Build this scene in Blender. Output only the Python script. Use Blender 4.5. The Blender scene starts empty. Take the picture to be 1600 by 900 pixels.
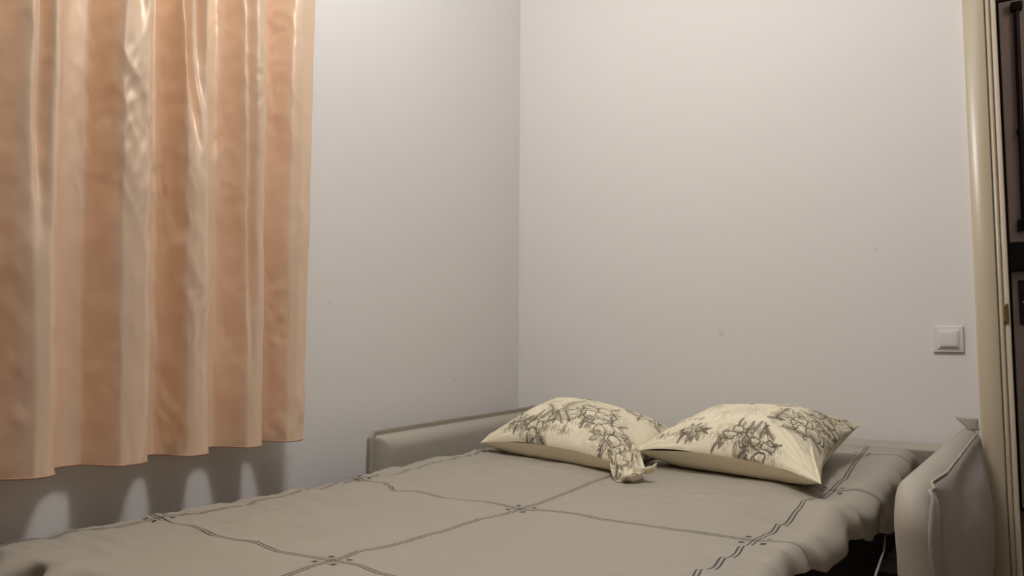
import bpy, bmesh, math, random
import numpy as np
from mathutils import Vector, Matrix

# ------------------------------------------------------------------ camera, light, exposure
# axes: x along the back wall to the right, y towards the back wall, z up; floor at z = 0
H = 0.68                                   # camera height
sc = bpy.context.scene
col = sc.collection
cam_d = bpy.data.cameras.new('camera'); cam = bpy.data.objects.new('camera', cam_d); col.objects.link(cam)
yaw, pitch, roll = math.radians(29.0), math.radians(4.64), math.radians(0.38)
fw = Vector((-math.sin(yaw)*math.cos(pitch), math.cos(yaw)*math.cos(pitch), math.sin(pitch)))
rt = Vector((math.cos(yaw), math.sin(yaw), 0)); up = rt.cross(fw)
r2 = rt*math.cos(roll) + up*math.sin(roll); u2 = -rt*math.sin(roll) + up*math.cos(roll)
cam.matrix_world = Matrix(((r2.x, u2.x, -fw.x, 0), (r2.y, u2.y, -fw.y, 0), (r2.z, u2.z, -fw.z, H), (0, 0, 0, 1)))
cam_d.sensor_width = 36; cam_d.lens = 1155/1600*36; cam_d.clip_start = 0.02
sc.camera = cam

w = bpy.data.worlds.new('night'); sc.world = w; w.use_nodes = True
w.node_tree.nodes['Background'].inputs[0].default_value = (1.0, 0.72, 0.5, 1)
w.node_tree.nodes['Background'].inputs[1].default_value = 0.06

def lamp(name, loc, energy, color, radius):
    l = bpy.data.lights.new(name, 'POINT'); l.energy = energy; l.color = color; l.shadow_soft_size = radius
    o = bpy.data.objects.new(name, l); col.objects.link(o); o.location = loc
    return o
lamp('ceiling_bulb', (-0.42, 0.95, 2.42), 54, (0.985, 0.99, 1.0), 0.15)
lamp('hall_fill', (1.10, 3.05, 2.40), 2.6, (1.0, 0.90, 0.80), 0.15)      # added fill without a visible source, lifts the dark hall and entry door

vs = sc.view_settings
vs.view_transform = 'Standard'; vs.look = 'None'; vs.exposure = 0.0; vs.gamma = 1.0; vs.use_curve_mapping = False

# ------------------------------------------------------------------ helpers
rng = np.random.RandomState(7); random.seed(7)
_perm = rng.permutation(512); _perm = np.concatenate([_perm, _perm, _perm])
_grad = np.stack([np.cos(np.arange(512)*2.399), np.sin(np.arange(512)*2.399)], 1)
def perlin(x, y, seed=0):
    x = np.asarray(x, float) + seed*17.37; y = np.asarray(y, float) + seed*9.71
    xi = np.floor(x).astype(int); yi = np.floor(y).astype(int); xf = x-xi; yf = y-yi
    fx = xf**3*(xf*(xf*6-15)+10); fy = yf**3*(yf*(yf*6-15)+10)
    def g(ix, iy, dx, dy):
        k = _perm[(_perm[ix & 511] + iy) & 511]; return _grad[k, 0]*dx + _grad[k, 1]*dy
    a = g(xi, yi, xf, yf); b = g(xi+1, yi, xf-1, yf); c = g(xi, yi+1, xf, yf-1); d = g(xi+1, yi+1, xf-1, yf-1)
    return (a + fx*(b-a))*(1-fy) + (c + fx*(d-c))*fy
def fbm(x, y, seed=0, o=3):
    r = 0; a = 1.0; f = 1.0
    for k in range(o): r = r + a*perlin(np.asarray(x)*f, np.asarray(y)*f, seed+k*3); a *= .5; f *= 2.03
    return r
def sstep(a, b, x):
    t = np.clip((np.asarray(x, float)-a)/(b-a), 0, 1); return t*t*(3-2*t)

def link(name, me, mat, parent=None, smooth=True, loc=None):
    if smooth: me.polygons.foreach_set('use_smooth', [True]*len(me.polygons))
    o = bpy.data.objects.new(name, me); col.objects.link(o)
    if mat: me.materials.append(mat)
    if loc is not None: o.location = loc
    if parent is not None: o.parent = parent
    return o
def from_grid(name, P, mat, parent=None, uv=None, attr=None, flip=False):
    """P: (ny, nx, 3) array of points -> quad sheet"""
    ny, nx = P.shape[:2]
    idx = np.arange(ny*nx).reshape(ny, nx)
    q = np.stack([idx[:-1, :-1], idx[:-1, 1:], idx[1:, 1:], idx[1:, :-1]], -1).reshape(-1, 4)
    if flip: q = q[:, ::-1]
    me = mesh_np(name, P.reshape(-1, 3), q)
    if uv is not None: set_uv(me, uv.reshape(-1, 2))
    if attr is not None: set_attr(me, attr.reshape(-1))
    return link(name, me, mat, parent)
def mesh_np(name, V, Q):
    me = bpy.data.meshes.new(name)
    me.vertices.add(len(V)); me.vertices.foreach_set('co', np.ascontiguousarray(V, np.float32).ravel())
    me.loops.add(Q.size); me.loops.foreach_set('vertex_index', np.ascontiguousarray(Q, np.int32).ravel())
    me.polygons.add(len(Q)); me.polygons.foreach_set('loop_start', np.arange(0, Q.size, 4, dtype=np.int32))
    me.update(calc_edges=True); me.validate()
    return me
def set_uv(me, uv):
    l = me.uv_layers.new(name='UVMap'); vi = np.empty(len(me.loops), np.int32); me.loops.foreach_get('vertex_index', vi)
    l.data.foreach_set('uv', uv[vi].astype(np.float32).ravel())
def set_attr(me, a):
    at = me.attributes.new('print', 'FLOAT', 'POINT'); at.data.foreach_set('value', a.astype(np.float32))
def box(name, x0, x1, y0, y1, z0, z1, mat, parent=None, bevel=0.0, seg=2):
    bm = bmesh.new(); add_box(bm, x0, x1, y0, y1, z0, z1)
    if bevel: bmesh.ops.bevel(bm, geom=bm.edges[:], offset=bevel, segments=seg, affect='EDGES', profile=.5)
    me = bpy.data.meshes.new(name); bm.to_mesh(me); bm.free()
    return link(name, me, mat, parent, smooth=False)
def add_box(bm, x0, x1, y0, y1, z0, z1):
    v = [bm.verts.new(c) for c in ((x0,y0,z0),(x1,y0,z0),(x1,y1,z0),(x0,y1,z0),(x0,y0,z1),(x1,y0,z1),(x1,y1,z1),(x0,y1,z1))]
    for f in ((0,3,2,1),(4,5,6,7),(0,1,5,4),(1,2,6,5),(2,3,7,6),(3,0,4,7)): bm.faces.new([v[i] for i in f])
def boxes(name, lst, mat, parent=None):
    bm = bmesh.new()
    for b in lst: add_box(bm, *b)
    me = bpy.data.meshes.new(name); bm.to_mesh(me); bm.free()
    return link(name, me, mat, parent, smooth=False)
def tube(name, pts, r, mat, parent=None, n=8):
    pts = [Vector(p) for p in pts]; V = []; Q = []
    for i, p in enumerate(pts):
        t = (pts[min(i+1, len(pts)-1)] - pts[max(i-1, 0)]).normalized()
        a = t.cross(Vector((0, 0, 1)) if abs(t.z) < .9 else Vector((1, 0, 0))).normalized(); b = t.cross(a)
        for k in range(n):
            an = 2*math.pi*k/n; V.append(p + (a*math.cos(an) + b*math.sin(an))*r)
    for i in range(len(pts)-1):
        for k in range(n): Q.append((i*n+k, i*n+(k+1) % n, (i+1)*n+(k+1) % n, (i+1)*n+k))
    return link(name, mesh_np(name, np.array([tuple(v) for v in V]), np.array(Q)), mat, parent)
def cyl(name, c, r, depth, axis, mat, parent=None, n=24):
    bm = bmesh.new(); bmesh.ops.create_cone(bm, cap_ends=True, segments=n, radius1=r, radius2=r, depth=depth)
    rot = {'x': Matrix.Rotation(math.pi/2, 4, 'Y'), 'y': Matrix.Rotation(math.pi/2, 4, 'X'), 'z': Matrix.Identity(4)}[axis]
    bmesh.ops.transform(bm, matrix=Matrix.Translation(c) @ rot, verts=bm.verts)
    bmesh.ops.bevel(bm, geom=[e for e in bm.edges if e.calc_face_angle(0) > 1], offset=min(r, depth)*.12, segments=2, affect='EDGES')
    me = bpy.data.meshes.new(name); bm.to_mesh(me); bm.free()
    return link(name, me, mat, parent, smooth=False)
def thing(name, label, cat, loc=(0, 0, 0), group=None, kind=None):
    o = bpy.data.objects.new(name, None); col.objects.link(o); o.location = loc; o.empty_display_size = .1
    if label: o['label'] = label
    if cat: o['category'] = cat
    if group: o['group'] = group
    if kind: o['kind'] = kind
    return o
def struct(o, label=None):
    o['kind'] = 'structure'
    if label: o['label'] = label
    return o
def reparent(o, root):
    """parent keeping the world placement (roots carry only a translation)"""
    o.parent = root; o.matrix_parent_inverse = Matrix.Translation(-root.location)
    return o

# ------------------------------------------------------------------ materials
def mat(name, colr, rough=.7, noise=None, bump=None, sheen=0, metal=0, spec=.5, aniso=None):
    """noise=(scale, amount) colour mottling, bump=(scale, strength, distance)"""
    m = bpy.data.materials.new(name); m.use_nodes = True; nt = m.node_tree; N = nt.nodes; L = nt.links
    p = N['Principled BSDF']; p.inputs['Base Color'].default_value = (*colr, 1); p.inputs['Roughness'].default_value = rough
    p.inputs['Metallic'].default_value = metal; p.inputs['Specular IOR Level'].default_value = spec
    if sheen: p.inputs['Sheen Weight'].default_value = sheen; p.inputs['Sheen Roughness'].default_value = .4
    tc = N.new('ShaderNodeTexCoord')
    if noise:
        nz = N.new('ShaderNodeTexNoise'); nz.inputs['Scale'].default_value = noise[0]; nz.inputs['Detail'].default_value = 5
        L.new(tc.outputs['Object'], nz.inputs['Vector'])
        mx = N.new('ShaderNodeMix'); mx.data_type = 'RGBA'
        a = noise[1]
        mx.inputs[6].default_value = (*[c*(1-a) for c in colr], 1); mx.inputs[7].default_value = (*[min(1, c*(1+a)) for c in colr], 1)
        L.new(nz.outputs['Fac'], mx.inputs[0]); L.new(mx.outputs[2], p.inputs['Base Color'])
    if bump:
        nb = N.new('ShaderNodeTexNoise'); nb.inputs['Scale'].default_value = bump[0]; nb.inputs['Detail'].default_value = 4
        L.new(tc.outputs['Object'], nb.inputs['Vector'])
        b = N.new('ShaderNodeBump'); b.inputs['Strength'].default_value = bump[1]; b.inputs['Distance'].default_value = bump[2]
        L.new(nb.outputs['Fac'], b.inputs['Height']); L.new(b.outputs['Normal'], p.inputs['Normal'])
    return m
class NB:
    """tiny node builder"""
    def __init__(s, m): s.nt = m.node_tree; s.N = s.nt.nodes; s.L = s.nt.links
    def math(s, op, a, b=None, c=None, clamp=False):
        n = s.N.new('ShaderNodeMath'); n.operation = op; n.use_clamp = clamp
        for i, v in enumerate((a, b, c)):
            if v is None: continue
            if isinstance(v, (int, float)): n.inputs[i].default_value = v
            else: s.L.new(v, n.inputs[i])
        return n.outputs[0]
    def mix(s, f, a, b):
        n = s.N.new('ShaderNodeMix'); n.data_type = 'RGBA'
        for k, v in ((0, f), (6, a), (7, b)):
            if isinstance(v, (tuple, float, int)): n.inputs[k].default_value = v
            else: s.L.new(v, n.inputs[k])
        return n.outputs[2]

WALL = (0.80, 0.765, 0.725)
def wall_mat(name, spots=()):
    m = mat(name, WALL, .8, noise=(1.3, .02), bump=(160, .10, .002), spec=.25)
    if spots:                                             # small grey scuffs on the paint
        b = NB(m); geo = b.N.new('ShaderNodeNewGeometry'); p = b.N['Principled BSDF']
        src = p.inputs['Base Color'].links[0].from_socket; tot = None
        for c, r in spots:
            d = b.N.new('ShaderNodeVectorMath'); d.operation = 'DISTANCE'; b.L.new(geo.outputs['Position'], d.inputs[0]); d.inputs[1].default_value = c
            f = b.math('MULTIPLY', b.math('SUBTRACT', 1.0, b.math('DIVIDE', d.outputs['Value'], r), clamp=True), .35)
            tot = f if tot is None else b.math('MAXIMUM', tot, f)
        b.L.new(b.mix(tot, src, (.42, .38, .34, 1)), p.inputs['Base Color'])
    return m
M = {}
M['wall'] = wall_mat('white_paint')
M['wall_l'] = wall_mat('white_paint_left', [((-1.41, 2.14, .57), .009), ((-1.41, 2.16, .575), .006), ((-1.41, 1.52, .80), .006)])
M['wall_b'] = wall_mat('white_paint_back', [((-.61, 2.6, .735), .014), ((-.12, 2.6, 1.0), .01)])
M['wall_f'] = mat('front_wall_low_bounce', (.44, .40, .365), .8)  # unseen wall, toned down to weaken the light bounced into the room
M['wall_r'] = mat('right_wall_low_bounce', (.22, .19, .17), .7)  # unseen wall, darkened so less bounce reaches the right arm and casing
M['ceil'] = mat('ceiling_paint', (.82, .80, .77), .9)
M['floorwood'] = mat('dark_laminate', (.16, .095, .06), .4, noise=(9, .4))
M['casing'] = mat('cream_gloss_paint', (.55, .465, .325), .30, noise=(6, .05), bump=(60, .05, .002))
M['jamb'] = mat('cream_jamb_paint', (.60, .50, .375), .5, noise=(8, .06))
M['hallwall'] = mat('hall_paint', (.62, .54, .46), .8, noise=(3, .05))
M['door'] = mat('entry_door_enamel', (.78, .67, .61), .5, noise=(7, .06), bump=(90, .15, .002))
M['black'] = mat('black_metal', (.012, .011, .012), .5, metal=.3)
M['rod'] = mat('brown_rod', (.035, .018, .013), .45)
M['plate'] = mat('maroon_plate', (.03, .012, .012), .4)
M['brass'] = mat('worn_brass', (.34, .25, .12), .35, metal=.9)
M['chrome'] = mat('chrome', (.8, .8, .8), .15, metal=1)
M['plastic'] = mat('white_plastic', (.74, .71, .68), .16, spec=.6)
M['sofa'] = mat('taupe_faux_leather', (.40, .36, .295), .62, noise=(5, .06), bump=(260, .12, .0015), sheen=.15)
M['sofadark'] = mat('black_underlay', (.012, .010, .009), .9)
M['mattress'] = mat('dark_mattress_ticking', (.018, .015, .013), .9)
M['cord'] = mat('grey_cord', (.30, .28, .25), .7)
M['pvc'] = mat('window_pvc', (.75, .74, .72), .35)
gm = bpy.data.materials.new('window_glass'); gm.use_nodes = True
gp = gm.node_tree.nodes['Principled BSDF']; gp.inputs['Transmission Weight'].default_value = 1; gp.inputs['Roughness'].default_value = .02
gp.inputs['IOR'].default_value = 1.45; M['glass'] = gm

def curtain_mat():
    m = mat('peach_taffeta', (.89, .65, .46), .55, spec=.2)
    m.node_tree.nodes['Principled BSDF'].inputs['Sheen Weight'].default_value = .03
    b = NB(m); p = b.N['Principled BSDF']
    p.inputs['Sheen Tint'].default_value = (1, .8, .62, 1)
    tc = b.N.new('ShaderNodeTexCoord'); mp = b.N.new('ShaderNodeMapping'); mp.inputs['Scale'].default_value = (60, 60, 900)
    b.L.new(tc.outputs['Object'], mp.inputs['Vector'])
    nz = b.N.new('ShaderNodeTexNoise'); nz.inputs['Scale'].default_value = 1; nz.inputs['Detail'].default_value = 2; b.L.new(mp.outputs[0], nz.inputs['Vector'])
    bp = b.N.new('ShaderNodeBump'); bp.inputs['Strength'].default_value = .10; bp.inputs['Distance'].default_value = .001
    b.L.new(nz.outputs['Fac'], bp.inputs['Height']); b.L.new(bp.outputs['Normal'], p.inputs['Normal'])
    tr = b.N.new('ShaderNodeBsdfTranslucent'); tr.inputs['Color'].default_value = (.7, .42, .28, 1)
    mx = b.N.new('ShaderNodeMixShader'); mx.inputs[0].default_value = .10
    gl = b.N.new('ShaderNodeBsdfGlossy'); gl.inputs['Color'].default_value = (1.0, .80, .61, 1); gl.inputs['Roughness'].default_value = .42; b.L.new(bp.outputs['Normal'], gl.inputs['Normal'])
    mg = b.N.new('ShaderNodeMixShader'); mg.inputs[0].default_value = .24; b.L.new(p.outputs[0], mg.inputs[1]); b.L.new(gl.outputs[0], mg.inputs[2])
    b.L.new(mg.outputs[0], mx.inputs[1]); b.L.new(tr.outputs[0], mx.inputs[2]); b.L.new(mx.outputs[0], b.N['Material Output'].inputs['Surface'])
    return m
M['curtain'] = curtain_mat()
M['hem'] = mat('peach_hem_thread', (.42, .24, .15), .6)

def sheet_mat():
    """beige cotton printed with double dark stripes in a square grid and four ticks at each crossing (UV in cells)"""
    m = mat('beige_printed_cotton', (.46, .41, .335), .55, spec=.45)
    b = NB(m); p = b.N['Principled BSDF']
    uv = b.N.new('ShaderNodeUVMap'); sp = b.N.new('ShaderNodeSeparateXYZ'); b.L.new(uv.outputs[0], sp.inputs[0])
    def dist(o):
        return b.math('MULTIPLY', b.math('ABSOLUTE', b.math('SUBTRACT', b.math('FRACT', b.math('ADD', o, 10.5)), .5)), .45)
    def band(d, c, hw, soft=.0006):
        return b.math('DIVIDE', b.math('SUBTRACT', hw+soft, b.math('ABSOLUTE', b.math('SUBTRACT', d, c))), 2*soft, clamp=True)
    du, dv = dist(sp.outputs[0]), dist(sp.outputs[1])
    line = b.math('MAXIMUM', band(du, .0034, .0014), band(dv, .0034, .0014))
    tick = b.math('MULTIPLY', band(du, .0165, .0045), band(dv, .0165, .0045))
    msk = b.math('MAXIMUM', line, tick)
    tc = b.N.new('ShaderNodeTexCoord')
    nz = b.N.new('ShaderNodeTexNoise'); nz.inputs['Scale'].default_value = 3; b.L.new(tc.outputs['Object'], nz.inputs['Vector'])
    base = b.mix(nz.outputs['Fac'], (.345, .308, .250, 1), (.38, .34, .276, 1))
    b.L.new(b.mix(msk, base, (.028, .020, .017, 1)), p.inputs['Base Color'])
    wv = b.N.new('ShaderNodeTexNoise'); wv.inputs['Scale'].default_value = 420; b.L.new(tc.outputs['Object'], wv.inputs['Vector'])
    bp = b.N.new('ShaderNodeBump'); bp.inputs['Strength'].default_value = .12; bp.inputs['Distance'].default_value = .0008
    b.L.new(wv.outputs['Fac'], bp.inputs['Height']); b.L.new(bp.outputs['Normal'], p.inputs['Normal'])
    return m
M['sheet'] = sheet_mat()
def pillow_mat():
    m = mat('cream_toile_cotton', (.62, .545, .40), .85, spec=.2)
    b = NB(m); p = b.N['Principled BSDF']
    at = b.N.new('ShaderNodeAttribute'); at.attribute_name = 'print'
    tc = b.N.new('ShaderNodeTexCoord'); nz = b.N.new('ShaderNodeTexNoise'); nz.inputs['Scale'].default_value = 14; b.L.new(tc.outputs['Object'], nz.inputs['Vector'])
    base = b.mix(nz.outputs['Fac'], (.78, .70, .515, 1), (.84, .76, .57, 1))
    b.L.new(b.mix(at.outputs['Fac'], base, (.085, .062, .040, 1)), p.inputs['Base Color'])
    return m
M['pillow'] = pillow_mat()

# ------------------------------------------------------------------ room shell
XL, YB = -1.41, 2.60                       # left wall, back wall
XR, YF, ZC = 1.75, -1.30, 2.70
YH = 3.90                                  # entry door plane across the hall
DX0, DX1, DZ = 0.228, 1.05, 2.06           # doorway
fl = struct(boxes('floor', [(XL-.15, XR+.1, YF-.1, YB+.12, -.06, 0), (-1.0, XR+.1, YB+.12, YH+.1, -.06, -.008)], M['floorwood']), 'dark brown laminate floor')
struct(box('ceiling', XL-.15, XR+.1, YF-.1, YH+.1, ZC, ZC+.06, M['ceil']))
WY0, WY1, WZ0, WZ1 = 0.30, 1.16, 0.78, 2.10    # window opening hidden behind the curtain
struct(boxes('wall_left', [(XL-.15, XL, YF-.1, WY0, 0, ZC), (XL-.15, XL, WY1, YB+.12, 0, ZC), (XL-.15, XL, WY0, WY1, 0, WZ0), (XL-.15, XL, WY0, WY1, WZ1, ZC)], M['wall_l']), 'white painted wall behind the curtain')
struct(boxes('wall_back', [(XL, DX0, YB, YB+.12, 0, ZC), (DX1, XR, YB, YB+.12, 0, ZC), (DX0, DX1, YB, YB+.12, DZ, ZC)], M['wall_b']), 'plain white painted wall behind the bed')
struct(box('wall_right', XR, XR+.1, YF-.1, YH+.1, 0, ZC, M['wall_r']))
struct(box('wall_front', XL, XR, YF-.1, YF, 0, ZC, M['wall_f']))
struct(boxes('wall_hall', [(-1.0, .30, YH, YH+.1, -.008, ZC), (1.30, XR, YH, YH+.1, -.008, ZC), (.30, 1.30, YH, YH+.1, 2.30, ZC), (-1.1, -1.0, YB+.12, YH+.1, -.008, ZC)], M['hallwall']), 'dim hall wall around the entry door')
# hall floor boards
for k in range(11):
    y0 = YB + .125 + k*.112
    p = box('floor_plank', -.995, XR-.005, y0, y0+.108, -.0075, 0.0, M['floorwood'], bevel=.002, seg=1); reparent(p, fl)
# window
wn = thing('window_1', 'white window set in the wall behind the curtain', None, (XL-.08, .73, WZ0), kind='structure')
reparent(boxes('window_frame', [(XL-.11, XL-.05, WY0+.003, WY0+.06, WZ0+.003, WZ1-.003), (XL-.11, XL-.05, WY1-.06, WY1-.003, WZ0+.003, WZ1-.003), (XL-.11, XL-.05, WY0+.06, WY1-.06, WZ0+.003, WZ0+.06), (XL-.11, XL-.05, WY0+.06, WY1-.06, WZ1-.06, WZ1-.003), (XL-.11, XL-.05, .70, .76, WZ0+.06, WZ1-.06)], M['pvc']), wn)
for a, b_ in ((WY0+.06, .70), (.76, WY1-.06)):
    reparent(box('window_pane', XL-.085, XL-.075, a, b_, WZ0+.06, WZ1-.06, M['glass']), wn)

# door casing and jamb (cream), stepped mouldings
tr = thing('trim_1', 'cream painted wooden door casing beside the light switch', None, (.20, YB, 0), kind='structure')
def casing_run(name, prof, matn):
    """prof: list of (x offset outwards from the opening edge, y) swept up the left side, over the top and down the right side"""
    V = []; Q = []; n = len(prof)
    for (cx, cz, sx, sz) in ((DX0, 0.001, -1, 0), (DX0, DZ, -1, 1), (DX1, DZ, 1, 1), (DX1, 0.001, 1, 0)):
        for (o, y) in prof: V.append((cx + sx*o, y, cz + sz*o))
    for s in range(3):
        for k in range(n): Q.append((s*n+k, s*n+(k+1) % n, (s+1)*n+(k+1) % n, (s+1)*n+k))
    me = mesh_np(name, np.array(V), np.array(Q)); me.update()
    o = link(name, me, M[matn], smooth=False)
    bm = bmesh.new(); bm.from_mesh(me); bmesh.ops.recalc_face_normals(bm, faces=bm.faces[:]); bm.to_mesh(me); bm.free()
    return reparent(o, tr)
casing_run('casing_board', [(.031, YB-.016), (.034, YB-.018), (.082, YB-.018), (.086, YB-.014), (.086, YB), (.031, YB)], 'casing')
casing_run('moulding', [(.016, YB-.010), (.020, YB-.014), (.026, YB-.014), (.028, YB-.010), (.028, YB), (.016, YB)], 'casing')
casing_run('jamb', [(0, YB-.006), (.002, YB-.008), (.012, YB-.008), (.014, YB-.006), (.014, YB), (.001, YB), (.001, YB+.12), (0, YB+.12)], 'jamb')
hg = box('hinge', DX0-.019, DX0-.011, YB-.018, YB-.004, .765, .815, M['brass'], bevel=.002); reparent(hg, tr)
pin = cyl('hinge_pin', (DX0-.009, YB-.012, .79), .0035, .056, 'z', M['brass']); reparent(pin, tr); pin.parent = hg; pin.matrix_parent_inverse = Matrix.Identity(4)

# entry door across the hall
dr = thing('door_1', 'dim grey-brown metal entry door with black lock box seen through the doorway', None, (.80, YH, 0), kind='structure')
reparent(boxes('door_frame', [(.302, .339, YH-.035, YH+.05, 0, 2.29), (1.262, 1.298, YH-.035, YH+.05, 0, 2.29), (.339, 1.262, YH-.035, YH+.05, 2.262, 2.29)], M['hallwall']), dr)
reparent(box('gap', .339, 1.262, YH-.005, YH+.03, .001, 2.262, M['black']), dr)['label'] = 'black gap and seal around the door leaf'
leaf = reparent(box('door_leaf', .350, 1.252, YH-.030, YH-.006, .012, 2.245, M['door'], bevel=.003), dr)
reparent(box('lock_box', .338, .56, YH-.075, YH-.030, H+.345, H+.472, M['black'], bevel=.006), dr)['label'] = 'black lock box'
reparent(cyl('lock_knob', (.425, YH-.085, H+.40), .022, .022, 'y', M['black']), dr)
reparent(box('badge', .408, .424, YH-.0765, YH-.0748, H+.448, H+.458, M['chrome']), dr)
reparent(box('upper_latch', .380, .42, YH-.05, YH-.030, H+.522, H+.572, M['black'], bevel=.003), dr)
rodp = reparent(tube('bolt_rod', [(.404, YH-.045, H+.53), (.409, YH-.045, H+.9), (.414, YH-.045, H+1.54)], .0115, M['rod'], n=10), dr); rodp['label'] = 'brown vertical bolt rod'
reparent(cyl('rod_collar', (.4065, YH-.045, H+.96), .0145, .02, 'z', M['rod']), dr)
reparent(box('rod_bracket', .392, .436, YH-.065, YH-.030, H+1.505, H+1.545, M['black'], bevel=.006), dr)
hp = reparent(box('handle_plate', .373, .42, YH-.042, YH-.030, H+.115, H+.308, M['plate'], bevel=.004), dr); hp['label'] = 'dark maroon handle plate'
reparent(cyl('keyhole_cap', (.392, YH-.046, H+.212), .006, .012, 'y', M['chrome']), dr)
reparent(tube('door_handle', [(.397, YH-.04, H+.262), (.397, YH-.085, H+.262), (.41, YH-.095, H+.262), (.52, YH-.095, H+.258)], .009, M['plate']), dr)

# ------------------------------------------------------------------ light switch
sw = thing('light_switch', 'white square single rocker light switch on the wall beside the door casing', 'light switch', (.069, YB, H+.035))
def pillowed_plate(name, s, d0, d1, bulge, parent, matn, hole=0):
    """square plate, front face gently convex, edges rounded"""
    n = 61; t = np.sin(np.linspace(-1, 1, n)*math.pi/2); A, B = np.meshgrid(t, t)
    e = np.minimum(1-np.abs(A), 1-np.abs(B))
    f = np.sqrt(np.clip(1-(1-np.clip(e/.06, 0, 1))**2, 0, 1))
    d = d0 + (d1-d0)*f + bulge*(1-A**2)*(1-B**2) + bulge*1.2*(1-B**4)
    P = np.stack([A*s, -d, B*s], -1)
    o = from_grid(name, P, M[matn], parent)
    md = o.modifiers.new('thick', 'SOLIDIFY'); md.thickness = .003; md.offset = -1
    return o
pillowed_plate('switch_plate', .0400, .0005, .0085, .0015, sw, 'plastic')
pillowed_plate('inner_frame', .0290, .0105, .0132, .0004, sw, 'plastic')
pr = pillowed_plate('rocker', .0238, .0115, .0180, .0010, sw, 'plastic')
pr.rotation_euler = (math.radians(-3), 0, 0)

# ------------------------------------------------------------------ bed geometry shared numbers
def zbed(y): return H - .335 + .055*(np.asarray(y)-.65)/1.70
_ly = [.55, .65, .75, .84, .945, 1.074, 1.227, 1.337, 1.433, 1.535, 1.63, 1.71, 1.87, 2.40]
_lx = [-1.385, -1.384, -1.366, -1.33, -1.298, -1.271, -1.236, -1.21, -1.205, -1.20, -1.188, -1.165, -1.145, -1.12]
def uL(y): return np.interp(y, _ly, _lx)
def uR(y): return -.189 + .138*(np.asarray(y)-1.337)

# ------------------------------------------------------------------ sofa bed
sofa = thing('sofa_bed', 'taupe upholstered fold-out sofa bed with thin padded arms in the corner', 'sofa bed', (-.65, 1.6, 0))
# mattress (dark ticking, hidden under the sheet)
ny, nx = 24, 12
yy = np.linspace(.72, 2.40, ny); tt = np.linspace(0, 1, nx)
Yg = np.repeat(yy[:, None], nx, 1); Xg = (uL(Yg)+.035)*(1-tt) + (uR(Yg)-.035)*tt
top = np.stack([Xg, Yg, zbed(Yg)-.040], -1); bot = top.copy(); bot[..., 2] = .14
def closed_slab(name, top, bot, matn):
    ny, nx = top.shape[:2]; V = np.concatenate([top.reshape(-1, 3), bot.reshape(-1, 3)]); o = ny*nx; I = np.arange(o).reshape(ny, nx); Q = []
    for i in range(ny-1):
        for j in range(nx-1):
            Q.append((I[i, j], I[i, j+1], I[i+1, j+1], I[i+1, j])); Q.append((I[i, j]+o, I[i+1, j]+o, I[i+1, j+1]+o, I[i, j+1]+o))
    for i in range(ny-1):
        for j in (0, nx-1):
            q = (I[i, j], I[i+1, j], I[i+1, j]+o, I[i, j]+o); Q.append(q if j == 0 else q[::-1])
    for j in range(nx-1):
        for i in (0, ny-1):
            q = (I[i, j+1], I[i, j], I[i, j]+o, I[i, j+1]+o); Q.append(q if i == 0 else q[::-1])
    return link(name, mesh_np(name, V, np.array(Q)), M[matn], smooth=False)
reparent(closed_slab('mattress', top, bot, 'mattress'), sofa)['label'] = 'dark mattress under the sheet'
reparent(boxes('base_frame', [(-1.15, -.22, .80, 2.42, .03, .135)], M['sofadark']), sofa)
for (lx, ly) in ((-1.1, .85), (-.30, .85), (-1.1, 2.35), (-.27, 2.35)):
    reparent(box('leg', lx-.02, lx+.02, ly-.02, ly+.02, 0, .03, M['sofadark']), sofa)

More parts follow.
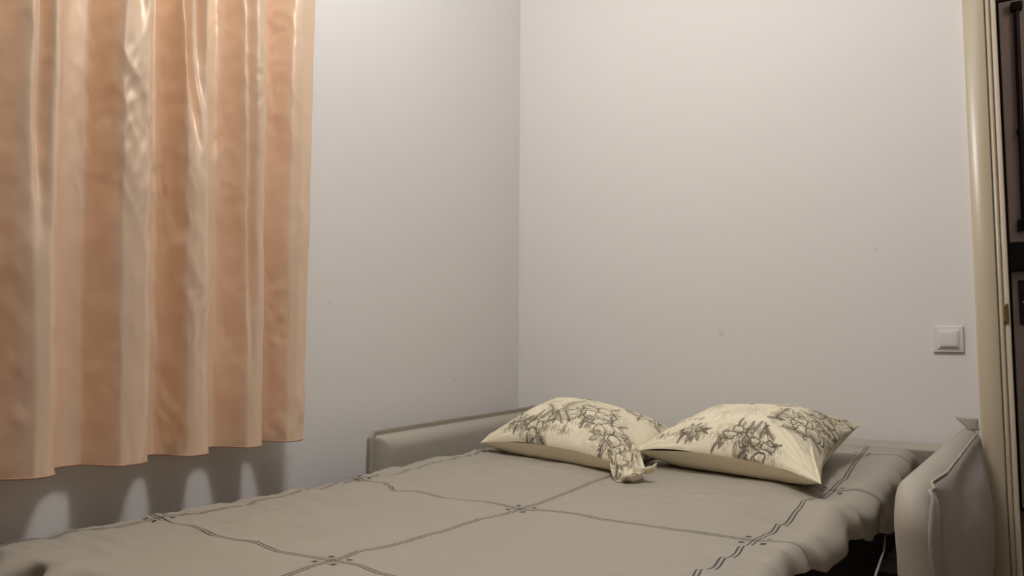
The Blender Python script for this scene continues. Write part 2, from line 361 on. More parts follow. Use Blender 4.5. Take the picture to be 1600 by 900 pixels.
def padded_panel(name, p0, p1, z0, z1, T, R, bulge_out, bulge_in, outward, matn, lean=0.0, wr=.0025, seed=1, puff=1.0):
    """upholstered slab from p0 (front) to p1 (back), z0..z1, thickness T, rounded front-top corner R; outward = unit normal side"""
    p0 = np.array(p0); p1 = np.array(p1); L_ = np.linalg.norm(p1-p0); d = (p1-p0)/L_; nrm = np.array(outward); Hh = z1-z0
    na, nb = 90, 60
    a = (1-np.cos(np.linspace(0, math.pi, na)))/2*L_; b = (1-np.cos(np.linspace(0, math.pi, nb)))/2*Hh
    A, B = np.meshgrid(a, b)
    e = np.minimum(np.minimum(A, L_-A), np.minimum(B, Hh-B)); r = T*.5*puff
    th = T/2*np.sqrt(np.clip(1-(1-np.clip(e/r, 0, 1))**2, 0, 1))
    A2, B2 = A.copy(), B.copy()
    m = (A < R) & (B > Hh-R); vx = R-A; vy = B-(Hh-R); mxv = np.maximum(vx, vy); ln = np.hypot(vx, vy)+1e-9
    A2[m] = (R - vx/ln*mxv)[m]; B2[m] = (Hh-R + vy/ln*mxv)[m]
    env = np.sin(np.pi*np.clip(A/L_, 0, 1))**.6*np.sin(np.pi*np.clip(B/Hh, 0, 1))**.8
    wrn = wr*fbm(A*7, B*9, seed, 3)*np.clip(e/.03, 0, 1)
    sheets = []
    for s, bl in ((1, bulge_out), (-1, bulge_in)):
        off = s*(th + bl*env) + wrn + lean*(1-B/Hh)
        P = np.zeros(A.shape+(3,)); P[..., 0] = p0[0] + d[0]*A2 + nrm[0]*off; P[..., 1] = p0[1] + d[1]*A2 + nrm[1]*off; P[..., 2] = z0 + B2
        sheets.append(P)
    V = np.concatenate([s.reshape(-1, 3) for s in sheets]); n1 = na*nb
    idx = np.arange(n1).reshape(nb, na); q = np.stack([idx[:-1, :-1], idx[:-1, 1:], idx[1:, 1:], idx[1:, :-1]], -1).reshape(-1, 4)
    me = mesh_np(name, V, np.concatenate([q, (q+n1)[:, ::-1]]))
    bm = bmesh.new(); bm.from_mesh(me); bmesh.ops.remove_doubles(bm, verts=bm.verts, dist=1e-5); bmesh.ops.recalc_face_normals(bm, faces=bm.faces[:]); bm.to_mesh(me); bm.free()
    return link(name, me, M[matn])
def ribbon(name, path, dirs, widths, thick, thick_dir, matn, wav=.002, seed=3):
    """flat welt strip: path points, direction it stands in, width; gets thickness along thick_dir"""
    path = np.array(path); dirs = np.array(dirs); n = len(path); k = 5
    s = np.concatenate([[0], np.cumsum(np.linalg.norm(np.diff(path, axis=0), axis=1))])
    P = np.zeros((k, n, 3)); td = np.array(thick_dir)
    for i in range(k):
        f = i/(k-1)
        wv = wav*f*fbm(s*22, s*0+f*1.5, seed, 2)
        P[i] = path + dirs*(np.array(widths)*f)[:, None] + td*wv[:, None]
    o = from_grid(name, P, M[matn])
    md = o.modifiers.new('thick', 'SOLIDIFY'); md.thickness = thick; md.offset = 0
    return o
def resample(pts, n):
    pts = np.array(pts, float); s = np.concatenate([[0], np.cumsum(np.linalg.norm(np.diff(pts, axis=0), axis=1))])
    t = np.linspace(0, s[-1], n); return np.stack([np.interp(t, s, pts[:, k]) for k in range(pts.shape[1])], 1)

# left arm: against the left wall
ZA = H-.22
la = reparent(padded_panel('armrest', (-1.290, 1.565), (-1.315, 2.54), .05, ZA-.014, .075, .012, .01, .015, (-1, -.03), 'sofa', seed=4), sofa)
pth = resample([(-1.285, 1.577, .10), (-1.285, 1.577, ZA-.034), (-1.286, 1.579, ZA-.024), (-1.296, 2.0, ZA-.024), (-1.31, 2.545, ZA-.024)], 160)
cut = 32
dirs = []; wd = []
for i, p in enumerate(pth):
    if p[2] < ZA-.03: dirs.append((-.2, -1, 0)); wd.append(.022)
    else: dirs.append((.15, -.7*max(0, 1-(p[1]-1.577)/.03), .97)); wd.append(.026)
fa = ribbon('welt', pth, dirs, wd, .004, (1, 0, 0), 'sofa', seed=5); reparent(fa, sofa)
def nest(child, parent):
    child.parent = parent; child.matrix_parent_inverse = Matrix.Identity(4)     # the parent part already sits at the world origin
for c, p in ((fa, la),): nest(c, p)
# right arm: turned slightly, ends beside the door casing
ra = reparent(padded_panel('armrest', (-.030, 1.44), (.108, 2.545), .05, ZA-.004, .058, .085, .045, .000, (.991, -.133), 'sofa', lean=.012, seed=9), sofa)
pth = resample([(.020, 1.462, .12), (.018, 1.462, ZA-.06), (.014, 1.466, ZA-.034), (.004, 1.49, ZA-.012), (.03, 1.60, ZA-.008), (.118, 2.36, ZA-.006), (.132, 2.50, ZA-.004)], 150)
dirs = []; wd = []
for i, p in enumerate(pth):
    if p[2] < ZA-.04: dirs.append((-.72, -.70, 0)); wd.append(.024 + .004*math.sin(p[2]*40))
    elif p[1] < 1.48: dirs.append((-.5, -.5, .5)); wd.append(.020)
    else: dirs.append((.30, 0, .90)); wd.append(.008)
fb = ribbon('welt', pth, dirs, wd, .004, (1, 0, 0), 'sofa', seed=6); reparent(fb, sofa); nest(fb, ra)
# the welt's back corner stands up as an ear
ear = []
for i in range(9):
    f = i/8; ear.append([(.112 + .020*f - (.036*g*(1-f)), 2.50 + .012*f, ZA-.006 + g*(.036 - .003*f)) for g in np.linspace(0, 1, 6)])
P = np.array(ear).transpose(1, 0, 2)
eo = from_grid('welt_corner', P, M['sofa']); md = eo.modifiers.new('t', 'SOLIDIFY'); md.thickness = .004; reparent(eo, sofa); nest(eo, ra)
# backrest
bk = reparent(padded_panel('backrest', (-1.24, 2.49), (.075, 2.49), .05, H-.268, .12, .03, .010, .0, (0, -1), 'sofa', seed=12, puff=.28, lean=-.09), sofa)

# ------------------------------------------------------------------ bed sheet
L1 = np.array([(.60,-1.375),(.689,-1.349),(.735,-1.335),(.803,-1.305),(.859,-1.268),(.913,-1.256),(.988,-1.222),(1.058,-1.206),(1.127,-1.203),(1.184,-1.194),(1.248,-1.191),(1.364,-1.172),(1.429,-1.155),(1.453,-1.118),(1.55,-1.128),(1.659,-1.11),(1.781,-1.106),(1.838,-1.109),(2.4,-1.06)])
L2 = np.array([(.6,-.85),(.802,-.816),(.887,-.803),(.941,-.799),(.997,-.772),(1.1,-.747),(1.173,-.734),(1.293,-.695),(1.375,-.685),(1.513,-.675),(1.702,-.659),(2.4,-.57)])
L3 = np.array([(.6,-.36),(1.072,-.295),(1.136,-.288),(1.228,-.27),(1.315,-.257),(1.402,-.246),(1.512,-.23),(1.59,-.223),(1.687,-.205),(1.801,-.186),(1.968,-.173),(2.196,-.161),(2.414,-.147)])
M3 = np.array([(-1.6,.935),(-1.31,.922),(-1.253,.914),(-1.193,.9),(-1.157,.909),(-1.078,.891),(-.985,.9),(-.908,.877),(-.864,.881),(-.803,.887),(-.754,.889),(-.706,.875),(-.676,.874),(0,.86)])
M2 = np.array([(-1.5,1.40),(-1.147,1.368),(-1.084,1.361),(-1.013,1.309),(-.968,1.324),(-.884,1.3),(-.795,1.314),(-.695,1.293),(-.626,1.312),(-.592,1.313),(-.526,1.294),(-.477,1.294),(-.405,1.293),(-.329,1.3),(-.257,1.315),(-.189,1.337),(-.1,1.34),(.2,1.34)])
M1 = np.array([(-1.5,1.90),(-1.149,1.868),(-1.063,1.813),(-.199,1.802),(-.176,1.813),(-.136,1.826),(-.1,1.84),(.1,1.84)])
def cells(x, y):
    l1 = np.interp(y, L1[:, 0], L1[:, 1]); l2 = np.interp(y, L2[:, 0], L2[:, 1]); l3 = np.interp(y, L3[:, 0], L3[:, 1])
    s = np.where(x < l1, (x-l1)/.45, np.where(x < l2, (x-l1)/(l2-l1), np.where(x < l3, 1+(x-l2)/(l3-l2), 2+(x-l3)/.45)))
    m3 = np.interp(x, M3[:, 0], M3[:, 1]); m2 = np.interp(x, M2[:, 0], M2[:, 1]); m1 = np.interp(x, M1[:, 0], M1[:, 1])
    t = np.where(y < m3, (y-m3)/.45, np.where(y < m2, (y-m3)/(m2-m3), np.where(y < m1, 1+(y-m2)/(m1-m2), 2+(y-m1)/.45)))
    return np.stack([s, t], -1)
def ridge(x, y, x0, y0, x1, y1, wdt, h):
    """a soft fold in the cloth along a segment"""
    dx, dy = x1-x0, y1-y0; l2 = dx*dx+dy*dy
    t = np.clip(((x-x0)*dx + (y-y0)*dy)/l2, 0, 1); px = x0+t*dx; py = y0+t*dy
    dd = np.hypot(x-px, y-py); return h*np.exp(-(dd/wdt)**2)*np.sin(np.pi*np.clip(t*.9+.05, 0, 1))
def make_sheet():
    ni, nj = 460, 430
    DLEFT, DRIGHT, DFRONT = .11, .17, .20
    p = np.linspace(-DLEFT, 1.19+DRIGHT, nj); q = np.linspace(.69-DFRONT, 2.41, ni)
    Pp, Qq = np.meshgrid(p, q)
    yb = np.clip(Qq, .69, None); f = np.clip(Pp/1.19, 0, 1)
    # inset edge so the rounded roll-over ends at the measured outline
    r = .032
    xl, xr = uL(yb)+r*.8, uR(yb)-r*.6
    bx = xl*(1-f) + xr*f; by = yb
    dx = np.where(Pp < 0, -Pp, np.where(Pp > 1.19, Pp-1.19, 0)); sx = np.where(Pp < 0, -1.0, 1.0)
    dy = np.clip(.69-Qq, 0, None)
    # right side hem gets longer towards the back
    hemlen = np.interp(by, [.6, 1.0, 1.28, 1.42, 1.55, 1.7, 1.85, 2.0, 2.2, 2.4], [.05, .04, .045, .062, .062, .078, .10, .125, .15, .16])
    dx = np.where(Pp > 1.19, dx*hemlen/DRIGHT*1.15, dx)
    d = np.hypot(dx, dy) + 1e-9
    ang = np.clip(d/r, 0, math.pi/2); h = r*np.sin(ang); v = r*(1-np.cos(ang)) + np.clip(d-r*math.pi/2, 0, None)
    ramp = sstep(.004, .06, d)
    # hanging folds
    arc = np.where(Pp > 1.19, by*1.0, np.where(dy > 0, bx*1.0, by))
    fold = .5+.5*np.sin(arc*2*math.pi/.115 + 2.0*fbm(arc*4, d*3, 21, 2)); fold2 = fbm(arc*6.5, d*6, 23, 2)
    h = h + np.where(dy > 0, .030*ramp*np.sin(bx*2*math.pi/.13), 0) + ramp*(.006*fold + .018*fold2 + .006)
    X = bx + sx*h*dx/d; Y = by - h*dy/d; Z = zbed(by) - v
    # wrinkles on the top
    ins = np.clip(1-d/.05, 0, 1)
    wz = .0032*fbm(bx*3.2, by*6.5, 31, 3) + .0018*fbm(bx*7, by*20, 33, 3)
    near = sstep(.55, .05, bx-xl)                      # the left third is more crumpled
    wz = wz + near*(.0060*fbm(bx*4, by*15, 35, 3) + .0050*(1-2*np.abs(fbm(bx*5+by*3, by*17, 37, 2))))
    for (a, b_, c, e, wd_, hh) in ((-1.10, 1.52, -.70, 1.66, .016, .009), (-1.05, 1.62, -.80, 1.70, .014, .010), (-1.08, 1.72, -.78, 1.60, .013, .008),
                                   (-1.12, 1.44, -.90, 1.50, .014, .007), (-1.16, 1.02, -.96, 1.12, .016, .007), (-1.14, 1.18, -.88, 1.25, .014, .005),
                                   (-1.10, .98, -.82, 1.02, .018, .007), (-.60, 1.18, -.42, 1.22, .014, .004), (-.98, 1.22, -.66, 1.19, .012, .004),
                                   (-.36, 1.16, -.20, 1.20, .016, .009), (-.33, 1.08, -.19, 1.12, .014, .009), (-.30, 1.45, -.17, 1.43, .016, .007),
                                   (-.30, 1.24, -.18, 1.28, .014, .008), (-.5, 1.55, -.3, 1.60, .02, .004), (-.24, 1.62, -.14, 1.58, .014, .007)):
        wz = wz + ridge(bx, by, a, b_, c, e, wd_, hh)
    # cloth drawn in below the front-left corner
    Z = Z + wz*np.clip(ins+.35, 0, 1)
    # scoops on the right side: the edge caves in and out
    side = sstep(.16, .0, xr-bx)*sstep(2.3, 2.0, by)
    Z = Z - side*(.016*np.clip(.4+1.2*fbm(by*5.5, bx*3, 41, 2), 0, 1) + .004)
    xf = np.where(Pp < 0, bx-dx, np.where(Pp > 1.19, bx+dx, bx))
    uvs = cells(xf, by - dy)
    return from_grid('bed_sheet', np.stack([X, Y, Z], -1), M['sheet'], uv=uvs)
sheet = make_sheet()
sheet['label'] = 'beige bed sheet with dark double-stripe grid spread over the sofa bed'; sheet['category'] = 'bed sheet'
md = sheet.modifiers.new('thick', 'SOLIDIFY'); md.thickness = .0015; md.offset = -1
crd = tube('hem_cord', [(-.092, 2.02, H-.425), (-.091, 1.93, H-.438), (-.089, 1.84, H-.437), (-.09, 1.70, H-.426), (-.092, 1.55, H-.42), (-.095, 1.40, H-.43)], .0022, M['cord'], sheet); crd['label'] = 'thin grey cord under the sheet hem'

# ------------------------------------------------------------------ pillows with a drawn toile print
class Print:
    def __init__(s, w_=760, h_=600, seed=1): s.a = np.zeros((h_, w_)); s.w = w_; s.h = h_; s.r = np.random.RandomState(seed)
    def dot(s, x, y, rad, v):
        x *= s.w; y *= s.h; x0, x1 = int(max(0, x-rad-1)), int(min(s.w, x+rad+2)); y0, y1 = int(max(0, y-rad-1)), int(min(s.h, y+rad+2))
        if x1 <= x0 or y1 <= y0: return
        yy, xx = np.mgrid[y0:y1, x0:x1]; m = np.clip(rad+.5-np.hypot(xx-x, yy-y), 0, 1)*v
        s.a[y0:y1, x0:x1] = np.maximum(s.a[y0:y1, x0:x1], m)
    def line(s, pts, rad=1.6, v=.8, taper=False):
        rad = rad*1.35; v = min(1, v*1.15)
        for (a, b) in zip(pts[:-1], pts[1:]):
            n = max(2, int(math.hypot((b[0]-a[0])*s.w, (b[1]-a[1])*s.h)/1.6))
            for i in range(n+1):
                f = i/n; s.dot(a[0]+(b[0]-a[0])*f, a[1]+(b[1]-a[1])*f, rad*(1-.7*f if taper else 1), v)
    def wash(s, cx, cy, rx, ry, v):
        yy, xx = np.mgrid[0:s.h, 0:s.w]; d = ((xx/s.w-cx)/rx)**2 + ((yy/s.h-cy)/ry)**2
        sd = s.r.randint(60); n = np.clip(.55+1.1*fbm(xx/24., yy/24., sd, 2), 0, 1.2)*np.clip(.25+sstep(.0, .25, np.abs(fbm(xx/9., yy/9., sd+7, 3)))*.9, 0, 1.1)
        s.a = np.maximum(s.a, np.clip(np.exp(-d*1.6)*v*n, 0, 1))
    def rock(s, cx, cy, rx, ry):
        """rounded boulder: pale face, dark outline, stippled and hatched on one side"""
        ph = s.r.rand()*6; n = 40
        rad = [1+.13*math.sin(3*t+ph)+.09*math.sin(5*t+2*ph) for t in np.linspace(0, 2*math.pi, n+1)]
        pts = [(cx+rx*rad[i]*math.cos(t), cy+ry*rad[i]*math.sin(t)) for i, t in enumerate(np.linspace(0, 2*math.pi, n+1))]
        yy, xx = np.mgrid[0:s.h, 0:s.w]; m = ((xx/s.w-cx)/rx)**2 + ((yy/s.h-cy)/ry)**2 < .9
        s.a[m] *= .25
        s.line(pts, 1.8, .85)
        for k in range(46):
            t = s.r.rand()*6.28; q = math.sqrt(s.r.rand()); x = cx+rx*q*math.cos(t)*.85; y = cy+ry*q*math.sin(t)*.85
            if s.r.rand() < .3+.7*(cy-y+ry)/(2*ry): s.dot(x, y, 1.6, .6)
        for k in range(9):
            f = k/9; x = cx-rx*.8+rx*1.5*f; s.line([(x, cy-ry*.75), (x+rx*.14, cy-ry*.25)], 1.2, .6)
    def leaf(s, x, y, ang, ln, v=.75):
        c, q = math.cos(ang), math.sin(ang); a = s.w/s.h
        for sg in (-1, 1):
            s.line([(x+c*ln*f - q*sg*ln*.16*math.sin(f*math.pi), y+(q*ln*f + c*sg*ln*.16*math.sin(f*math.pi))*a) for f in np.linspace(0, 1, 7)], 1.5, v)
        s.line([(x, y), (x+c*ln, y+q*ln*a)], 1.2, v*.8)
    def fern(s, x, y, ang, ln, n=9, v=.8):
        a = s.w/s.h; px, py = x, y
        for k in range(n):
            f = (k+1)/n; an = ang+.5*f*math.sin(ang*7); nx_, ny_ = px+math.cos(an)*ln/n, py+math.sin(an)*ln/n*a
            s.line([(px, py), (nx_, ny_)], 1.9, v)
            for sg in (-1, 1):
                l = ln*.34*(1-.7*f); s.line([(nx_, ny_), (nx_+math.cos(an+sg*.9)*l, ny_+math.sin(an+sg*.9)*l*a)], 2.0, v, True)
            px, py = nx_, ny_
    def palm(s, x, y, sz, v=.4):
        a = s.w/s.h
        for k in range(11):
            an = k/11*6.28+s.r.rand()*.3; l = sz*(.7+.5*s.r.rand())
            s.line([(x+math.cos(an)*l*f, y+(math.sin(an)*l*f - .25*sz*f*f)*a) for f in np.linspace(0, 1, 7)], 2.2, v, True)
        s.line([(x, y), (x+sz*.1, y-sz*.9*a), (x+sz*.05, y-sz*1.6*a)], 2.0, v*.8)
    def grass(s, x, y, w_, n=40, hgt=.05, v=.75):
        for k in range(n):
            xx = x+(s.r.rand()-.5)*w_; yy = y+(s.r.rand()-.5)*.03
            s.line([(xx, yy), (xx+(s.r.rand()-.5)*.03, yy+hgt*.55*(.3+s.r.rand()))], 1.3, v*(.5+.5*s.r.rand()))
    def cluster(s, cx, cy, sc_, n=6):
        s.wash(cx, cy, .15*sc_, .13*sc_, 1.0)
        for k in range(n):
            t = k/n*6.28+s.r.rand(); q = .06*sc_*(.4+.6*s.r.rand())
            s.rock(cx+math.cos(t)*q*1.2, cy+math.sin(t)*q, .034*sc_*(.7+.6*s.r.rand()), .036*sc_*(.7+.6*s.r.rand()))
        for k in range(9):
            t = s.r.rand()*6.28; s.leaf(cx+math.cos(t)*.06*sc_, cy+math.sin(t)*.06*sc_, t+s.r.rand()-.5, .05*sc_*(.7+.6*s.r.rand()))
        for k in range(4):
            t = s.r.rand()*6.28; s.fern(cx+math.cos(t)*.09*sc_, cy+math.sin(t)*.08*sc_, t, .07*sc_, 6)
        for k in range(120):
            t = s.r.rand()*6.28; q = .12*sc_*math.sqrt(s.r.rand()); s.dot(cx+math.cos(t)*q, cy+math.sin(t)*q, 1.5, .65)
    def sample(s, u, v):
        x = np.clip(u, 0, 1)*(s.w-1); y = np.clip(v, 0, 1)*(s.h-1); xi = np.clip(x.astype(int), 0, s.w-2); yi = np.clip(y.astype(int), 0, s.h-2); fx = x-xi; fy = y-yi; a = s.a
        return (a[yi, xi]*(1-fx)+a[yi, xi+1]*fx)*(1-fy)+(a[yi+1, xi]*(1-fx)+a[yi+1, xi+1]*fx)*fy

def pillow(name, FL, FR, BR, BL, Tup, Tdn, pr_, seed, sag=.03, skew=0.0, pinch=None):
    FL, FR, BR, BL = [np.array(c) for c in (FL, FR, BR, BL)]
    na, nb = 300, 230
    a = (1-np.cos(np.linspace(0, math.pi, na)))/2*.35 + np.linspace(0, 1, na)*.65
    b = (1-np.cos(np.linspace(0, math.pi, nb)))/2*.5 + np.linspace(0, 1, nb)*.5
    A, B = np.meshgrid(a, b)
    base = (FL*(1-A[..., None])*(1-B[..., None]) + FR*A[..., None]*(1-B[..., None]) + BR*A[..., None]*B[..., None] + BL*(1-A[..., None])*B[..., None])
    # seams are drawn inwards between the corners
    ca, cb = 2*A-1, 2*B-1
    ctr = (FL+FR+BR+BL)/4
    ex = ((FR-FL)+(BR-BL))/2; ey = ((BL-FL)+(BR-FR))/2; exu = ex/np.linalg.norm(ex); eyu = ey/np.linalg.norm(ey)
    base = base - (sag*ca*(1-cb**2))[..., None]*exu - (sag*cb*(1-ca**2))[..., None]*eyu
    base[..., 2] += .017*(1-B)**1.5*(1-ca**2)**.7
    infl = (np.clip(1-np.abs(ca)**2.6, 0, 1)**.62)*(np.clip(1-np.abs(cb)**2.6, 0, 1)**.62)
    nz = np.cross(exu, eyu); nz /= np.linalg.norm(nz)
    em = np.minimum(1-np.abs(ca), 1-np.abs(cb))
    # wrinkles radiate from the corners and run off the seams
    wr = 0
    for (sx_, sy_) in ((-1, -1), (1, -1), (1, 1), (-1, 1)):
        rr = np.hypot(ca-sx_, cb-sy_); th = np.arctan2(cb-sy_, ca-sx_)
        wr = wr + .0085*np.exp(-(rr/.62)**2)*fbm(th*7, rr*1.6, seed+sx_+3*sy_+7, 2)*np.clip(rr/.12, 0, 1)
    seamw = .0065*np.exp(-em/.22)*fbm(A*11, B*9, seed+5, 2)*np.clip(em/.03, 0, 1)
    big = .007*fbm(A*2.6, B*2.4, seed+9, 2)*infl + .0028*fbm(A*7+B*2, B*7, seed+13, 2)*infl
    top = base + nz*(Tup*infl*(1+skew*cb) + wr + seamw + big)[..., None]
    bot = base - nz*(Tdn*infl + .6*wr)[..., None]
    zmin = zbed(np.clip(bot[..., 1], .6, 2.4)) + .004
    bot[..., 2] = np.maximum(bot[..., 2], zmin); top[..., 2] = np.maximum(top[..., 2], zmin+.002)
    V = np.concatenate([top.reshape(-1, 3), bot.reshape(-1, 3)]); n1 = na*nb
    idx = np.arange(n1).reshape(nb, na); q = np.stack([idx[:-1, :-1], idx[:-1, 1:], idx[1:, 1:], idx[1:, :-1]], -1).reshape(-1, 4)
    me = mesh_np(name, V, np.concatenate([q, (q+n1)[:, ::-1]]))
    att = np.concatenate([pr_.sample(A, B).ravel(), np.zeros(n1)])
    set_attr(me, att)
    bm = bmesh.new(); bm.from_mesh(me); bmesh.ops.remove_doubles(bm, verts=bm.verts, dist=1e-6); bm.to_mesh(me); bm.free()
    return link(name, me, M['pillow']), base

pa = Print(seed=3)
pa.cluster(.66, .36, 1.5, 8); pa.cluster(.84, .16, 1.3, 6); pa.cluster(.38, .80, 1.2, 5); pa.cluster(.82, .80, 1.3, 6); pa.cluster(.07, .30, .8, 4)
for k in range(6): pa.fern(.30+.05*k, .10+.02*(k % 3), 1.2+.2*k, .12, 9)
pa.fern(.44, .28, 1.6, .22, 12); pa.fern(.40, .20, 2.0, .18, 10); pa.grass(.36, .05, .5, 110, .07); pa.grass(.60, .12, .2, 40, .06)
pa.cluster(.34, .06, .9, 3); pa.cluster(.55, .92, 1.0, 4); pa.cluster(.20, .12, .6, 2); pa.wash(.45, .30, .05, .16, .8); pa.wash(.30, .45, .10, .12, .28); pa.wash(.55, .60, .12, .12, .22); pa.wash(.10, .25, .12, .2, .35)
pa.palm(.52, .62, .09); pa.palm(.28, .46, .10, .3); pa.palm(.60, .78, .06, .35); pa.palm(.15, .62, .08, .3)
pa.fern(.50, .72, .3, .14, 9); pa.fern(.46, .70, 2.6, .10, 8)
pb = Print(seed=8)
pb.cluster(.88, .42, 1.4, 7); pb.cluster(.42, .86, 1.4, 7); pb.cluster(.86, .86, 1.3, 6); pb.cluster(.55, .10, .9, 4); pb.cluster(.06, .55, 1.1, 5)
for k in range(5): pb.fern(.60+.04*k, .10+.02*(k % 2), 1.1+.25*k, .10, 8)
pb.fern(.72, .34, 1.7, .20, 11); pb.fern(.76, .26, .6, .16, 10); pb.grass(.45, .06, .7, 120, .06); pb.grass(.15, .22, .3, 50, .06); pb.grass(.70, .55, .12, 20, .05)
pb.cluster(.68, .05, .8, 3); pb.cluster(.94, .64, 1.0, 4); pb.cluster(.30, .10, .6, 2); pb.cluster(.62, .93, 1.1, 4); pb.wash(.72, .38, .05, .14, .8); pb.wash(.10, .35, .14, .25, .75); pb.wash(.50, .45, .16, .16, .22); pb.wash(.93, .30, .07, .22, .6)
pb.palm(.27, .56, .11); pb.palm(.55, .46, .12, .28); pb.palm(.40, .34, .08, .28); pb.palm(.70, .80, .07, .35)
pb.fern(.62, .62, .2, .14, 9); pb.fern(.66, .72, 2.7, .12, 8); pb.fern(.14, .30, 1.3, .18, 9)

Hh = H
pl, bl = pillow('pillow', (-1.100, 1.800, Hh-.268), (-.60, 1.66, Hh-.283), (-.600, 2.12, Hh-.250), (-1.12, 2.32, Hh-.185), .086, .10, pa, 40)
pl['label'] = 'cream pillow with brown toile print nearer the curtain side, its empty corner drooping'; pl['category'] = 'pillow'; pl['group'] = 'two printed pillows on the bed'
pr2, br = pillow('pillow', (-.645, 1.80, Hh-.258), (-.195, 1.69, Hh-.280), (-.150, 2.20, Hh-.198), (-.59, 2.30, Hh-.205), .082, .10, pb, 60)
pr2['label'] = 'cream pillow with brown toile print nearer the light switch, lying over its neighbour'; pr2['category'] = 'pillow'; pr2['group'] = 'two printed pillows on the bed'
# drooping empty corner of the left pillow
def corner_flap():
    n, k = 34, 17
    path = resample([(-.655, 1.735, Hh-.232), (-.635, 1.70, Hh-.240), (-.615, 1.665, Hh-.262), (-.595, 1.635, Hh-.286), (-.574, 1.630, Hh-.284), (-.558, 1.640, Hh-.276)], n)
    P = np.zeros((k, n, 3))
    for i in range(n):
        f = i/(n-1); wdt = .045 + .012*math.sin(f*3.1)
        side = np.array((.55, .45, .35)); side /= np.linalg.norm(side)
        for j in range(k):
            g = j/(k-1)*2-1
            P[j, i] = path[i] + side*wdt*g*.7 + np.array((0, -.4, .9))*(.008*math.cos(g*6+f*5) + .006*math.sin(g*11+f*3))
    P[..., 2] = np.maximum(P[..., 2], zbed(P[..., 1])+.004)
    uu = np.linspace(.55, .95, n)[None, :].repeat(k, 0); vv = np.linspace(.25, .50, k)[:, None].repeat(n, 1)
    o = from_grid('pillow_corner', P, M['pillow'], pl, attr=pa.sample(uu, vv))
    md = o.modifiers.new('t', 'SOLIDIFY'); md.thickness = .004; md2 = o.modifiers.new('s', 'SUBSURF'); md2.levels = 1; md2.render_levels = 1
    return o
corner_flap()

# ------------------------------------------------------------------ curtain
cur = thing('curtain', 'peach taffeta curtain hanging in soft vertical folds over the window', 'curtain', (-1.34, .8, H-.222))
prof = np.array([(.18,-1.33),(.22,-1.385),(.27,-1.39),(.31,-1.33),(.335,-1.305),(.365,-1.33),(.40,-1.385),(.44,-1.39),(.475,-1.33),(.50,-1.305),(.53,-1.32),(.565,-1.375),(.605,-1.392),(.65,-1.372),(.685,-1.335),(.712,-1.308),(.735,-1.306),(.760,-1.335),(.784,-1.37),(.803,-1.388),(.818,-1.386),(.836,-1.375),(.854,-1.335),(.866,-1.312),(.888,-1.303),(.908,-1.302),(.926,-1.322),(.952,-1.375),(.968,-1.390),(.985,-1.387),(.999,-1.350),(1.008,-1.318),(1.022,-1.302),(1.040,-1.300),(1.058,-1.316),(1.085,-1.372),(1.106,-1.388),(1.133,-1.384),(1.150,-1.348),(1.161,-1.318),(1.177,-1.305),(1.195,-1.307),(1.212,-1.333),(1.232,-1.380),(1.256,-1.377),(1.270,-1.345),(1.281,-1.320),(1.30,-1.309),(1.330,-1.315),(1.344,-1.345)])
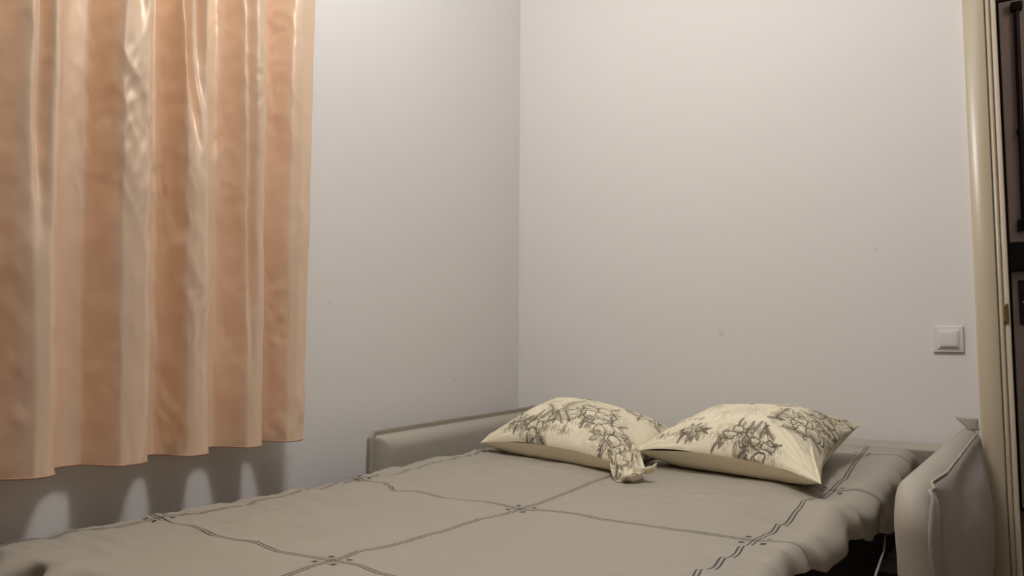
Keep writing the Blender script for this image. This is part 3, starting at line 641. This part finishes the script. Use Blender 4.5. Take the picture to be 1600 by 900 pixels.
def make_curtain():
    nj, ni = 620, 300
    s = resample(prof, 2400); ker = np.hanning(19); ker /= ker.sum()
    pad = np.pad(s, ((9, 9), (0, 0)), mode='reflect', reflect_type='odd'); s = np.stack([np.convolve(pad[:, k], ker, 'valid') for k in range(2)], 1)
    s = s[np.linspace(0, len(s)-1, nj).astype(int)]
    z = np.linspace(H-.222, 2.42, ni); zr = (z-z[0])                       # height above the hem
    Y = np.repeat(s[None, :, 0], ni, 0); X = np.repeat(s[None, :, 1], ni, 0); Zg = np.repeat(z[:, None], nj, 1); ZR = Zg-z[0]
    arc1 = np.concatenate([[0], np.cumsum(np.hypot(np.diff(s[:, 0]), np.diff(s[:, 1])))]); S = np.repeat(arc1[None], ni, 0)
    mid = -1.345
    # folds shift sideways, tighten and double with height
    drift = .012*fbm(Y*5, ZR*1.4, 51, 2)*sstep(0, .4, ZR) - .040*ZR*sstep(1.4, 1.1, Y)
    edge = sstep(1.345, 1.27, Y)
    drift = drift + .0035*fbm(S*15, ZR*9, 71, 3) + .0022*(1-2*np.abs(fbm(S*26, ZR*16, 73, 2)))*sstep(.0, .5, fbm(Y*5, ZR*3, 75, 2)+.2)
    Yd = Y + drift*edge*1.0
    X = mid + .045*np.tanh(1.7*(X-mid)/.05)/np.tanh(1.7)
    # narrow tucks that run out downwards: (y at top, y at tip, z of tip above hem, width, depth)
    for (yt, yb_, zt, wd_, dp) in ((.900, .895, .80, .012, .040), (.992, 1.035, .55, .011, .045), (1.02, 1.052, .62, .010, .035), (.715, .720, .35, .010, .028), (1.165, 1.17, .12, .007, .022), (.60, .61, .5, .012, .03)):
        yc = yb_ + (yt-yb_)*np.clip((ZR-zt)/1.1, 0, 1)
        X = X - dp*np.exp(-((Y-yc)/wd_)**2)*sstep(zt, zt+.28, ZR)
    # crumples: small crisp creases, strongest where the folds turn
    slope = np.abs(np.gradient(X, axis=1)/np.maximum(np.gradient(Y, axis=1), 1e-4)); slope = np.clip(slope, 0, 1.5)/1.5
    r1 = 1-2*np.abs(fbm(S*16+ZR*4, ZR*7, 61, 2)); r2_ = 1-2*np.abs(fbm(S*36-ZR*12, ZR*15, 63, 2))
    patch = sstep(-.05, .45, fbm(Y*4.5, ZR*2.2, 65, 2))
    X = X + (.0034*r1*(.3+.7*patch) + .0016*r2_*(.3+patch)) + .003*fbm(S*7, ZR*2.0, 67, 2)
    # puckers at the hem
    X = X + .0035*np.exp(-ZR/.035)*fbm(Y*60, ZR*4, 69, 1)
    X = np.maximum(X, XL+.006)
    P = np.stack([X, Yd, Zg], -1)
    return P
CP = make_curtain()
cl = from_grid('curtain_cloth', CP, M['curtain'], flip=True); reparent(cl, cur)
hemo = tube('hem', [tuple(CP[0, j]) for j in range(0, CP.shape[1], 2)], .0018, M['hem'], n=6); reparent(hemo, cur); hemo['label'] = 'darker stitched hem edge'
rail = boxes('curtain_rail', [(-1.41, -1.28, .15, 1.36, 2.42, 2.45)], M['pvc']); reparent(rail, cur)
